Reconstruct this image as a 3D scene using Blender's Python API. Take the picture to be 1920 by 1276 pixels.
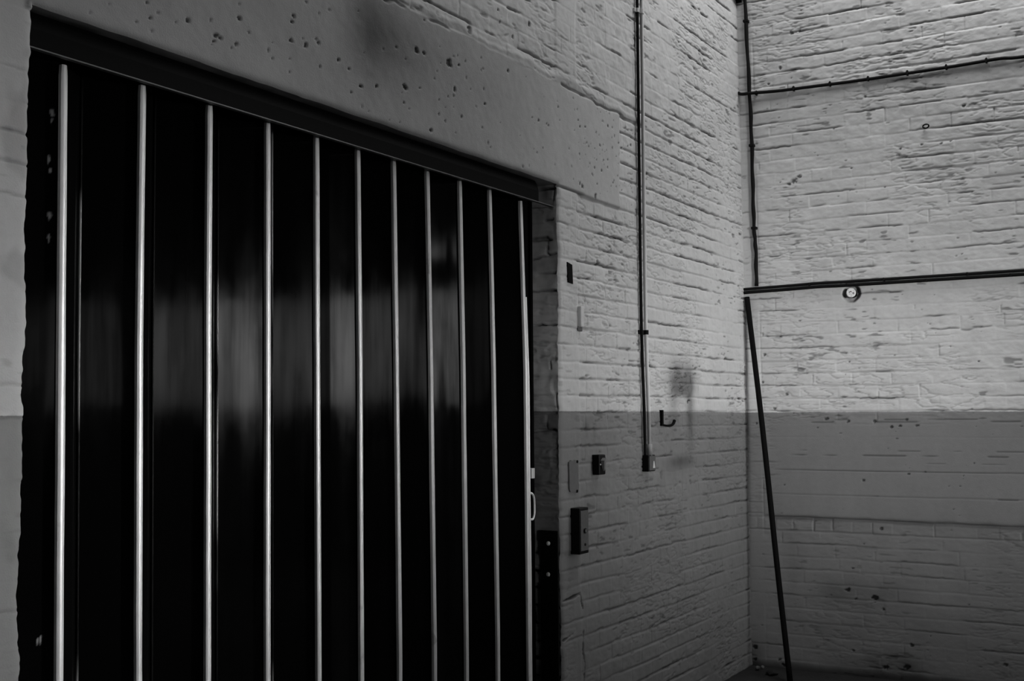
import bpy, bmesh, math, random
import numpy as np
from mathutils import Vector, Matrix

# ------------------------------------------------------------------ start
for o in list(bpy.data.objects):
    bpy.data.objects.remove(o, do_unlink=True)
scene = bpy.context.scene
COL = scene.collection
random.seed(7)

# ------------------------------------------------------------------ camera
F_PX, YAW, PITCH, ROLL = 2236.5, math.radians(30.381), math.radians(3.497), math.radians(-0.424)
CAM = Vector((-6.903, -2.415, 1.5))
vv = Vector((math.cos(YAW), math.sin(YAW), 0)); rr = Vector((math.sin(YAW), -math.cos(YAW), 0)); uu_ = Vector((0, 0, 1))
fw = vv * math.cos(PITCH) + uu_ * math.sin(PITCH)
up0 = -vv * math.sin(PITCH) + uu_ * math.cos(PITCH)
rt = rr * math.cos(ROLL) + up0 * math.sin(ROLL)
up = -rr * math.sin(ROLL) + up0 * math.cos(ROLL)
cam_data = bpy.data.cameras.new('camera')
cam = bpy.data.objects.new('camera', cam_data); COL.objects.link(cam)
m3 = Matrix((rt, up, -fw)).transposed()
cam.matrix_world = Matrix.Translation(CAM) @ m3.to_4x4()
cam_data.sensor_width = 36.0
cam_data.lens = F_PX * 36.0 / 1920.0
cam_data.clip_start = 0.05
scene.camera = cam

# ------------------------------------------------------------------ view, world, light
scene.view_settings.view_transform = 'Standard'
scene.view_settings.look = 'None'
scene.view_settings.gamma = 1.0
scene.view_settings.use_curve_mapping = False
scene.view_settings.exposure = 0.0

world = bpy.data.worlds.new('overcast'); scene.world = world
world.use_nodes = True
world.node_tree.nodes['Background'].inputs[0].default_value = (0.6, 0.6, 0.6, 1)
world.node_tree.nodes['Background'].inputs[1].default_value = 0.0

def daylight(name, loc, target, sx, sy, radiance, half_angle=None):
    """area lamp of a given radiance; a half_angle in degrees narrows its beam"""
    l = bpy.data.lights.new(name, 'AREA'); l.shape = 'RECTANGLE'; l.size = sx; l.size_y = sy
    p = radiance * math.pi * sx * sy
    if half_angle:
        h = math.radians(half_angle); l.spread = 2 * h; p *= (math.tan(h) - h) / math.tan(h)
    l.energy = p; l.color = (1, 1, 1)
    o = bpy.data.objects.new(name, l); COL.objects.link(o)
    o.location = loc
    d = Vector(target) - Vector(loc)
    o.rotation_euler = d.to_track_quat('-Z', 'Y').to_euler()
    return o
# a roof light over the corner, and added lamps aimed at patches of wall
daylight('rooflight_daylight', (-.85, -1.45, 5.45), (-.85, -1.45, 0), 1.4, 1.5, 9.9)
daylight('rooflight_daylight', (-2.6, -5.0, 5.45), (-2.6, -5.0, 0), 3.0, 1.5, 1.7)
daylight('window_daylight', (-.30, -6.75, 1.75), (-4.75, 0, 1.25), .6, .9, 198.0, 10.5)  # added lamp aimed at a patch of wall
daylight('window_daylight', (-.27, -4.4, 1.80), (-1.55, 0, 1.45), .5, .9, 45.0, 17.5)  # added lamp aimed at a patch of wall
daylight('window_daylight', (-8.9, -8.1, 1.75), (-2.55, .05, 1.52), .9, .9, 125.0, 5.2)  # narrow beam added to brighten the right jamb
daylight('window_daylight', (-6.9, -8.1, 1.75), (0, -.8, 1.6), 1.3, .9, 309.0, 10.5)  # added lamp aimed at a patch of wall
WINDOW_EMIT = 1.6

# ------------------------------------------------------------------ noise helpers
_rs = np.random.RandomState(11)
_T = _rs.rand(512, 512)
def vn(u, v, seed=0):
    u = np.asarray(u, float) + seed * 17.31; v = np.asarray(v, float) + seed * 9.73
    iu = np.floor(u).astype(int); iv = np.floor(v).astype(int)
    fu = u - iu; fv = v - iv
    fu = fu * fu * (3 - 2 * fu); fv = fv * fv * (3 - 2 * fv)
    a = _T[iu % 512, iv % 512]; b = _T[(iu + 1) % 512, iv % 512]
    c = _T[iu % 512, (iv + 1) % 512]; d = _T[(iu + 1) % 512, (iv + 1) % 512]
    return (a * (1 - fu) + b * fu) * (1 - fv) + (c * (1 - fu) + d * fu) * fv
def fbm(u, v, seed=0, octv=4):
    s = 0; a = 0.5
    for k in range(octv):
        s = s + a * vn(u * 2 ** k, v * 2 ** k, seed + k); a *= 0.5
    return s / (1 - 0.5 ** octv)
def ss(a, b, x):
    t = np.clip((x - a) / (b - a), 0, 1); return t * t * (3 - 2 * t)
def hsh(i, j, s=0):
    return _T[(np.asarray(i) * 37 + np.asarray(j) * 101 + s * 53) % 512, (np.asarray(i) * 11 + np.asarray(j) * 29 + s * 7) % 512]

# ------------------------------------------------------------------ materials
def new_mat(name):
    m = bpy.data.materials.new(name); m.use_nodes = True
    nt = m.node_tree
    for n in list(nt.nodes): nt.nodes.remove(n)
    out = nt.nodes.new('ShaderNodeOutputMaterial'); b = nt.nodes.new('ShaderNodeBsdfPrincipled')
    nt.links.new(b.outputs[0], out.inputs[0])
    return m, nt, b
class NG:
    def __init__(s, nt): s.nt = nt
    def n(s, t, **k):
        x = s.nt.nodes.new(t)
        for a, b in k.items(): setattr(x, a, b)
        return x
    def link(s, a, b): s.nt.links.new(a, b)
    def val(s, sock, v):
        if hasattr(v, 'is_output') or isinstance(v, bpy.types.NodeSocket): s.link(v, sock)
        else: sock.default_value = v
    def math(s, op, a, b=0.0, c=0.0, clamp=False):
        x = s.n('ShaderNodeMath', operation=op, use_clamp=clamp)
        s.val(x.inputs[0], a); s.val(x.inputs[1], b); s.val(x.inputs[2], c)
        return x.outputs[0]
    def noise(s, scale, detail=4, rough=.55, vec=None, dist=0.0):
        x = s.n('ShaderNodeTexNoise'); x.inputs['Scale'].default_value = scale
        x.inputs['Detail'].default_value = detail; x.inputs['Roughness'].default_value = rough
        x.inputs['Distortion'].default_value = dist
        if vec is not None: s.link(vec, x.inputs['Vector'])
        return x.outputs['Fac']
    def ramp(s, x, a, b, lo=0.0, hi=1.0):
        r = s.n('ShaderNodeMapRange', interpolation_type='SMOOTHSTEP')
        s.val(r.inputs[0], x)
        r.inputs[1].default_value = a; r.inputs[2].default_value = b
        r.inputs[3].default_value = lo; r.inputs[4].default_value = hi
        return r.outputs[0]
    def grey(s, v):
        c = s.n('ShaderNodeCombineColor')
        for i in range(3): s.val(c.inputs[i], v)
        return c.outputs[0]
    def attr(s, name):
        return s.n('ShaderNodeAttribute', attribute_name=name).outputs['Fac']
    def pos(s, scale=(1, 1, 1)):
        g = s.n('ShaderNodeNewGeometry'); mp = s.n('ShaderNodeMapping')
        mp.inputs['Scale'].default_value = scale
        s.link(g.outputs['Position'], mp.inputs['Vector']); return mp.outputs[0]
    def bump(s, h, strength, dist, b):
        x = s.n('ShaderNodeBump'); x.inputs['Strength'].default_value = strength; x.inputs['Distance'].default_value = dist
        s.link(h, x.inputs['Height']); s.link(x.outputs[0], b.inputs['Normal'])

def simple(name, v, rough=.5, metal=0.0, spec=.5, var=.25, bump=.0, scale=60):
    m, nt, b = new_mat(name); g = NG(nt)
    nz = g.noise(scale, 4, .6, g.pos())
    k = g.math('MULTIPLY', g.math('ADD', g.math('MULTIPLY', nz, 2 * var), 1 - var), v)
    g.link(g.grey(k), b.inputs['Base Color'])
    b.inputs['Roughness'].default_value = rough; b.inputs['Metallic'].default_value = metal
    b.inputs['Specular IOR Level'].default_value = spec
    if bump: g.bump(g.noise(scale * 2, 3, .6, g.pos()), bump, .002, b)
    return m

def wall_material(name, upper, lower, rough=.62):
    m, nt, b = new_mat(name); g = NG(nt)
    pz = g.attr('paint_height'); dirt_shade = g.attr('dirt_shade'); tone = g.attr('tone')
    p = g.pos()
    n1 = g.noise(2.2, 5, .6, p); n2 = g.noise(38, 4, .65, p); n3 = g.noise(9, 5, .6, g.pos((1, 1, .35)))
    edge = g.math('ADD', pz, g.math('MULTIPLY', g.math('SUBTRACT', n2, .5), .006))
    isup = g.ramp(edge, -.0015, .0015)
    base = g.math('ADD', g.math('MULTIPLY', isup, upper - lower), lower)
    var = g.math('ADD', g.math('ADD', g.math('MULTIPLY', g.math('SUBTRACT', n1, .5), .30), g.math('MULTIPLY', g.math('SUBTRACT', n2, .5), .16)),
                 g.math('ADD', g.math('MULTIPLY', g.math('SUBTRACT', n3, .5), .22), 1.0))
    base = g.math('MULTIPLY', g.math('MULTIPLY', base, var), tone)
    # scattered pinholes and flecks in the paint
    v = g.n('ShaderNodeTexVoronoi'); v.inputs['Scale'].default_value = 26; g.link(p, v.inputs['Vector'])
    sp = g.math('MULTIPLY', g.ramp(v.outputs['Distance'], .10, .05), g.ramp(g.noise(3.1, 3, .5, p), .58, .66))
    dd = g.math('MAXIMUM', dirt_shade, g.math('MULTIPLY', sp, .5))
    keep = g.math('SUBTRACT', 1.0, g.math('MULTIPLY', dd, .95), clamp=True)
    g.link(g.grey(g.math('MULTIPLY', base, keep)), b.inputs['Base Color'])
    b.inputs['Roughness'].default_value = rough
    b.inputs['Specular IOR Level'].default_value = .35
    bh = g.math('ADD', g.math('MULTIPLY', g.noise(70, 5, .65, p), .6), g.noise(210, 3, .6, p))
    g.bump(bh, .35, .0022, b)
    return m

M_WALL = wall_material('painted_brick', .56, .19)
M_PLAIN = simple('dull_plaster', .10, .8, var=.1, scale=3)
M_CEIL = simple('ceiling_boards', .10, .8, var=.1, scale=3)
def floor_mat():
    m, nt, b = new_mat('grimy_concrete_floor'); g = NG(nt)
    n = g.noise(6, 6, .65, g.pos())
    g.link(g.grey(g.ramp(n, .35, .75, .002, .014)), b.inputs['Base Color'])
    b.inputs['Roughness'].default_value = .8; g.bump(g.noise(50, 5, .7, g.pos()), .6, .01, b)
    return m
M_FLOOR = floor_mat()

def gloss_leaf():
    m, nt, b = new_mat('black_gloss_steel'); g = NG(nt)
    st = g.noise(26, 4, .6, g.pos((1, 1, .045))); st2 = g.noise(5, 4, .6, g.pos((1, 1, .5)))
    b.inputs['Base Color'].default_value = (.004, .004, .004, 1)
    r = g.math('ADD', g.ramp(st2, .3, .7, .055, .115), g.math('MULTIPLY', g.math('SUBTRACT', st, .5), .06))
    chip = g.attr('chip')
    g.link(g.grey(g.math('ADD', .004, g.math('MULTIPLY', chip, .5))), b.inputs['Base Color'])
    g.link(r, b.inputs['Roughness'])
    g.link(g.math('MULTIPLY', g.attr('tone'), g.ramp(g.math('ADD', g.math('MULTIPLY', st, .6), g.math('MULTIPLY', st2, .5)), .35, .75, .25, .95)), b.inputs['Specular IOR Level'])
    g.bump(g.noise(14, 3, .5, g.pos((1, 1, .30))), .006, .003, b)
    return m
M_LEAF = gloss_leaf()
def strip_mat():
    m, nt, b = new_mat('worn_bright_steel'); g = NG(nt)
    a = g.noise(40, 5, .65, g.pos((1, 1, .25))); c = g.noise(16, 4, .6, g.pos((1, 1, .5)))
    k = g.math('MULTIPLY', g.ramp(a, .25, .75, .80, 1.0), g.ramp(c, .28, .38, .65, 1.0))
    g.link(g.grey(g.math('MULTIPLY', k, .96)), b.inputs['Base Color'])
    b.inputs['Roughness'].default_value = .40; b.inputs['Metallic'].default_value = .32
    g.bump(a, .3, .002, b)
    return m
M_STRIP = strip_mat()
def rod_mat():
    m, nt, b = new_mat('worn_hinge_steel'); g = NG(nt)
    c = g.ramp(g.noise(3.0, 2, .5, g.pos((1, 1, .55))), .52, .62)
    g.link(g.grey(g.math('ADD', .006, g.math('MULTIPLY', c, .42))), b.inputs['Base Color'])
    b.inputs['Roughness'].default_value = .4; b.inputs['Metallic'].default_value = .2; b.inputs['Specular IOR Level'].default_value = .1
    return m
M_ROD = rod_mat()
M_BLACK = simple('black_paint', .004, .75, spec=.06)
M_TRACK = simple('black_track_steel', .003, .7, spec=.05)
M_LIP = simple('worn_track_lip', .10, .45, metal=.2)
M_CABLE = simple('black_cable', .006, .65, spec=.12)
M_BOX = simple('black_enamel', .003, .4, spec=.12)
M_GREY = simple('grey_steel_cover', .085, .5, spec=.5, var=.4, scale=90)
M_LEVER = simple('worn_lever', .17, .45, var=.3, scale=80)
M_PLATE = simple('grey_painted_plate', .105, .55, var=.25, scale=50)
M_BOLT = simple('bright_bolt', .85, .3, metal=.2)
M_PALE = simple('pale_painted_metal', .62, .5, var=.15)
M_RUB = simple('broken_masonry', .10, .9, var=.6, bump=.6, scale=40)
def conduit_mat():
    m, nt, b = new_mat('painted_conduit'); g = NG(nt)
    gm = g.n('ShaderNodeNewGeometry'); sx = g.n('ShaderNodeSeparateXYZ'); g.link(gm.outputs['Position'], sx.inputs[0])
    k = g.ramp(sx.outputs[2], 1.500, 1.508, .27, .74)
    k = g.math('MULTIPLY', k, g.ramp(g.noise(30, 4, .6, g.pos((1, 1, .3))), .2, .8, .85, 1.1))
    g.link(g.grey(k), b.inputs['Base Color']); b.inputs['Roughness'].default_value = .45
    return m
M_COND = conduit_mat()
def pit_face():
    m, nt, b = new_mat('chipped_pale_paint'); g = NG(nt)
    n = g.noise(120, 4, .7, g.pos())
    g.link(g.grey(g.ramp(n, .36, .46, .02, .80)), b.inputs['Base Color']); b.inputs['Roughness'].default_value = .6
    return m
M_CHIPPED = pit_face()
def sky_pane():
    m, nt, b = new_mat('daylit_pane'); g = NG(nt)
    b.inputs['Base Color'].default_value = (.05, .05, .05, 1); b.inputs['Roughness'].default_value = .2
    b.inputs['Emission Color'].default_value = (1, 1, 1, 1); b.inputs['Emission Strength'].default_value = WINDOW_EMIT
    return m
M_PANE = sky_pane()

# ------------------------------------------------------------------ object helpers
def link(o, parent=None):
    COL.objects.link(o)
    if parent is not None: o.parent = parent
    return o
def mesh_obj(name, verts, faces, mat, parent=None, smooth=False):
    me = bpy.data.meshes.new(name); me.from_pydata([tuple(v) for v in verts], [], [tuple(f) for f in faces]); me.update()
    if mat: me.materials.append(mat)
    if smooth:
        for p in me.polygons: p.use_smooth = True
    return link(bpy.data.objects.new(name, me), parent)
def bm_obj(name, bm, mat, parent=None, smooth=False):
    bmesh.ops.recalc_face_normals(bm, faces=bm.faces[:])
    me = bpy.data.meshes.new(name); bm.to_mesh(me); bm.free()
    if mat: me.materials.append(mat)
    if smooth:
        for p in me.polygons: p.use_smooth = True
    return link(bpy.data.objects.new(name, me), parent)
def tag(o, label, cat, group=None):
    o['label'] = label; o['category'] = cat
    if group: o['group'] = group
    return o
def structure(o):
    o['kind'] = 'structure'; return o
def empty(name, loc, label, cat, group=None):
    o = bpy.data.objects.new(name, None); o.location = loc; o.empty_display_size = .1; COL.objects.link(o)
    return tag(o, label, cat, group)
def add_box(bm, x0, x1, y0, y1, z0, z1, bevel=0.0, seg=2):
    r = bmesh.ops.create_cube(bm, size=1.0)
    vs = r['verts']
    for v in vs:
        v.co.x = x0 + (v.co.x + .5) * (x1 - x0); v.co.y = y0 + (v.co.y + .5) * (y1 - y0); v.co.z = z0 + (v.co.z + .5) * (z1 - z0)
    if bevel:
        es = list({e for v in vs for e in v.link_edges})
        bmesh.ops.bevel(bm, geom=es, offset=bevel, segments=seg, affect='EDGES', profile=.5)
    return bm
def box(name, b, mat, parent=None, bevel=0.0):
    bm = bmesh.new(); add_box(bm, *b, bevel=bevel); return bm_obj(name, bm, mat, parent)
def add_cyl(bm, p0, p1, r, seg=16, r2=None):
    p0 = Vector(p0); p1 = Vector(p1); d = p1 - p0
    q = d.to_track_quat('Z', 'Y').to_matrix().to_4x4()
    bmesh.ops.create_cone(bm, cap_ends=True, segments=seg, radius1=r, radius2=r if r2 is None else r2, depth=d.length,
                          matrix=Matrix.Translation((p0 + p1) / 2) @ q)
    return bm
def cyl(name, p0, p1, r, mat, parent=None, seg=16, r2=None, smooth=True):
    bm = bmesh.new(); add_cyl(bm, p0, p1, r, seg, r2); o = bm_obj(name, bm, mat, parent)
    if smooth:
        for p in o.data.polygons: p.use_smooth = len(p.vertices) == 4
    return o
def catmull(pts, n=8):
    pts = [Vector(p) for p in pts]; out = []
    P = [pts[0] * 2 - pts[1]] + pts + [pts[-1] * 2 - pts[-2]]
    for i in range(1, len(P) - 2):
        for k in range(n):
            t = k / n; a, b, c, d = P[i - 1], P[i], P[i + 1], P[i + 2]
            out.append(.5 * ((2 * b) + (c - a) * t + (2 * a - 5 * b + 4 * c - d) * t * t + (3 * b - a - 3 * c + d) * t ** 3))
    out.append(pts[-1]); return out
def add_tube(bm, pts, r, seg=12):
    pts = [Vector(p) for p in pts]; rings = []
    ref = Vector((.31, .83, .47))
    for i, p in enumerate(pts):
        t = (pts[min(i + 1, len(pts) - 1)] - pts[max(i - 1, 0)]).normalized()
        a = t.cross(ref).normalized(); b = t.cross(a).normalized()
        rad = r(i / (len(pts) - 1)) if callable(r) else r
        rings.append([bm.verts.new(p + (a * math.cos(2 * math.pi * k / seg) + b * math.sin(2 * math.pi * k / seg)) * rad) for k in range(seg)])
    for i in range(len(rings) - 1):
        for k in range(seg):
            bm.faces.new((rings[i][k], rings[i][(k + 1) % seg], rings[i + 1][(k + 1) % seg], rings[i + 1][k]))
    bm.faces.new(rings[0][::-1]); bm.faces.new(rings[-1])
    return bm
def tube(name, pts, r, mat, parent=None, seg=12, n=8):
    bm = bmesh.new(); add_tube(bm, catmull(pts, n) if n else pts, r, seg); return bm_obj(name, bm, mat, parent, smooth=True)

class Grid:
    """collects displaced grids and links them as one mesh with point attributes"""
    def __init__(s): s.V = []; s.Q = []; s.A = {}; s.n = 0
    def add(s, X, Y, Z, attrs, keep=None, flip=False):
        a, b = X.shape
        idx = np.arange(a * b).reshape(a, b) + s.n
        q = np.stack([idx[:-1, :-1], idx[1:, :-1], idx[1:, 1:], idx[:-1, 1:]], -1)
        if flip: q = q[..., ::-1]
        q = q.reshape(-1, 4) if keep is None else q[keep]
        s.V.append(np.stack([X, Y, Z], -1).reshape(-1, 3)); s.Q.append(q); s.n += a * b
        for k in ('dirt_shade', 'tone', 'paint_height', 'chip'):
            s.A.setdefault(k, []).append(np.broadcast_to(attrs.get(k, 1.0 if k == 'tone' else 0.0), X.shape).reshape(-1))
    def build(s, name, mat, parent=None, smooth=True):
        V = np.concatenate(s.V).astype(np.float32); Q = np.concatenate(s.Q).astype(np.int32)
        used = np.zeros(len(V), bool); used[Q.ravel()] = True
        remap = np.cumsum(used) - 1
        V = V[used]; Q = remap[Q].astype(np.int32)
        me = bpy.data.meshes.new(name)
        me.vertices.add(len(V)); me.vertices.foreach_set('co', V.ravel())
        me.loops.add(Q.size); me.loops.foreach_set('vertex_index', Q.ravel())
        me.polygons.add(len(Q)); me.polygons.foreach_set('loop_start', np.arange(0, Q.size, 4, dtype=np.int32))
        me.polygons.foreach_set('use_smooth', np.full(len(Q), smooth))
        me.update(calc_edges=True)
        for k, l in s.A.items():
            at = me.attributes.new(k, 'FLOAT', 'POINT')
            at.data.foreach_set('value', np.concatenate(l)[used].astype(np.float32))
        me.materials.append(mat)
        return link(bpy.data.objects.new(name, me), parent)

# ------------------------------------------------------------------ brick relief
ROW = .075; Z0 = 1.497
def bricks(u, z, seed, crack=1.0, period=6, extra=None):
    """painted English garden wall brickwork: outward height (m) and dirt for wall coordinates u, z"""
    zz = z + .010 * (fbm(u * 1.7, z * 1.3, seed + 1, 2) - .5) + .006 * (fbm(u * 9, z * 8, seed + 2, 2) - .5)
    k = np.floor((zz - Z0) / ROW).astype(int); f = (zz - Z0) - k * ROW
    head = (k % period) == 0
    if extra is not None: head = head | (k == extra)
    L = np.where(head, .1125, .225)
    off = np.where(k % 2 == 0, 0, .5) * L + (hsh(k, k * 3, seed) - .5) * .05
    us = u + off + .010 * (fbm(u * 10, z * 9, seed + 3, 2) - .5)
    j = np.floor(us / L).astype(int); g = us - j * L
    r1 = hsh(j, k, seed); r2 = hsh(j, k, seed + 5)
    big = fbm(u * 1.3, z * 1.6, seed + 8, 3)                      # where paint has filled the joints
    fill = ss(.37, .58, big)
    db = np.minimum(f, ROW - f); dx = np.minimum(g, L - g)
    wj = .007 + .005 * vn(u * 14, k * 5.3, seed + 9)
    bed = 1 - ss(0, 1, db / wj); perp = 1 - ss(0, 1, dx / (wj * .85))
    joint_depth = .0056 * (1 - .80 * fill)
    if extra is not None: joint_depth = np.where(k == extra, .0058, joint_depth); perp = np.where(k == extra, np.minimum(1, perp * 3), perp)
    h = -joint_depth * np.maximum(bed, perp * (.10 + .75 * hsh(j, k, seed + 3) ** 2))
    h = h + (r1 - .5) * .0050 * (1 - .4 * fill) + (r2 - .5) * .05 * (f - ROW / 2) * (1 - .5 * fill)
    # open cracks along the upper arris of bricks, broken into runs
    run = vn(u * 3.3, k * 7.31, seed + 12) * .65 + vn(u * 11, k * 3.7, seed + 13) * .35
    s = ss(.53, .66, run) * crack
    cz = .0035 * (vn(u * 40, k * 2.2, seed + 14) - .5) * 2
    cr = np.exp(-((f - .004 - cz) / (.0028 + .0026 * vn(u * 25, k * 4.4, seed + 15))) ** 2) * s
    h = h - .010 * cr
    pr = ss(.72, .86, hsh(j, k, seed + 21)) * crack
    pc = np.exp(-((g - .004 * (vn(z * 60, u * 9, seed + 16) - .5)) / .0026) ** 2) * pr
    h = h - .006 * pc
    dirt_shade = 1.0 * cr * (.40 + .60 * vn(u * 7, k * 2.9, seed + 17)) + .25 * pc
    dirt_shade = dirt_shade + .16 * bed * ss(.40, .62, run) * (1 - fill)
    # lumps, trowel smears and brush texture
    h = h + .0060 * (fbm(u * 7, z * 9, seed + 20, 3) - .5)
    h = h + .0046 * (fbm(u * 24, z * 34, seed + 24, 3) - .5)
    sm = fbm(u * 9 + z * 6, z * 40, seed + 28, 3)
    rg = 1 - np.abs(2 * sm - 1)
    where = ss(.46, .60, fbm(u * 2.4, z * 2.9, seed + 31, 2))
    h = h - .0034 * ss(.86, .98, rg) * where
    dirt_shade = dirt_shade + .20 * ss(.92, .99, rg) * where
    # short flaked dashes running along the courses
    da = fbm(u * 16, z * 70, seed + 34, 2); db2 = fbm(u * 5, z * 7, seed + 37, 2)
    dash = ss(.70, .80, da) * ss(.50, .62, db2)
    h = h - .003 * dash; dirt_shade = dirt_shade + .55 * dash
    return h, dirt_shade, k, j
def speck(U, Z, cu, cz, r, seed, stretch=1.0):
    """irregular chipped spot, 0..1"""
    m = (np.abs(U - cu) < 3 * r) & (np.abs(Z - cz) < 3 * r)
    out = np.zeros_like(U)
    if m.any():
        u = U[m] - cu; z = Z[m] - cz
        d = np.sqrt((u / stretch) ** 2 + z ** 2) / r + .9 * (vn(U[m] * 110, Z[m] * 110, seed) - .5)
        out[m] = 1 - ss(.65, 1.05, d)
    return out

PITS = [(-3.525,2.649,9),(-3.452,2.798,9),(-3.405,2.798,5),(-3.241,2.806,12),(-4.059,2.655,6),(-3.995,2.678,4),(-3.206,2.714,6),(-3.363,2.528,5),(-3.777,2.591,5),(-3.692,2.611,4),(-3.989,2.605,3),(-3.896,2.65,4),(-4.134,2.594,4),(-4.127,2.651,4),(-4.446,2.579,5),(-4.366,2.577,4),(-4.427,2.578,4),(-4.452,2.563,4),(-4.557,2.593,4),(-4.211,2.574,3),(-4.352,2.657,4),(-3.433,2.666,3),(-3.258,2.485,3),(-3.176,2.815,4),(-2.967,2.557,3),(-3.531,2.59,3),(-3.159,2.618,5),(-3.01,2.61,3),(-2.989,2.707,3),(-2.557,2.732,4),(-2.177,2.783,4),(-1.885,2.846,4),(-1.838,2.85,3),(-2.031,2.622,5),(-1.959,2.622,4),(-1.816,2.814,4),(-2.807,2.883,4),(-4.703,2.6,3),(-4.691,2.561,3),(-4.74,2.536,3),(-4.115,2.731,4),(-4.123,2.711,3),(-2.124,2.794,3),(-1.935,2.676,3),(-1.759,2.734,5),(-1.617,2.808,5),(-1.603,2.848,4),(-3.091,2.972,12),(-2.619,3.13,7),(-2.753,3.037,6),(-2.875,3.117,3),(-2.859,3.069,4),(-2.157,2.515,7),(-2.023,2.494,8),(-2.183,2.523,6)]
RPITS = [(-0.322,2.862,16),(-0.292,2.846,9),(-0.354,2.884,9),(-0.335,3.749,12),(-0.384,3.754,8),(-0.259,3.547,8),(-0.184,3.461,5),(-0.617,1.782,3),(-0.117,1.838,8),(-0.101,1.675,6),(-0.246,1.603,9),(-0.169,1.519,7),(-0.056,1.431,6),(-1.32,1.765,5),(-0.776,0.835,8),(-0.612,0.605,6),(-0.623,0.434,7),(-0.776,0.386,8),(-0.579,0.482,12),(-0.728,0.447,16),(-0.777,0.067,14),(-0.893,0.078,14),(-0.925,0.201,8),(-0.601,0.142,7),(-0.685,1.105,6),(-0.936,1.146,5),(-1.023,1.157,4),(-1.282,1.211,4),(-1.407,0.141,10),(-1.287,3.178,7),(-0.752,3.305,5),(-0.659,2.901,5),(-0.566,3.145,4),(-1.059,2.99,6),(-1.165,2.983,6),(-1.211,2.99,5),(-0.941,2.98,5),(-0.847,1.408,6),(-0.894,1.414,6),(-0.987,1.417,7),(-0.753,1.438,9),(-0.479,1.455,10),(-0.602,1.439,8),(-0.93,1.45,6),(-0.019,0.11,14),(-0.021,0.038,10),(-0.17,0.05,9),(-0.189,0.021,9)]

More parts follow.
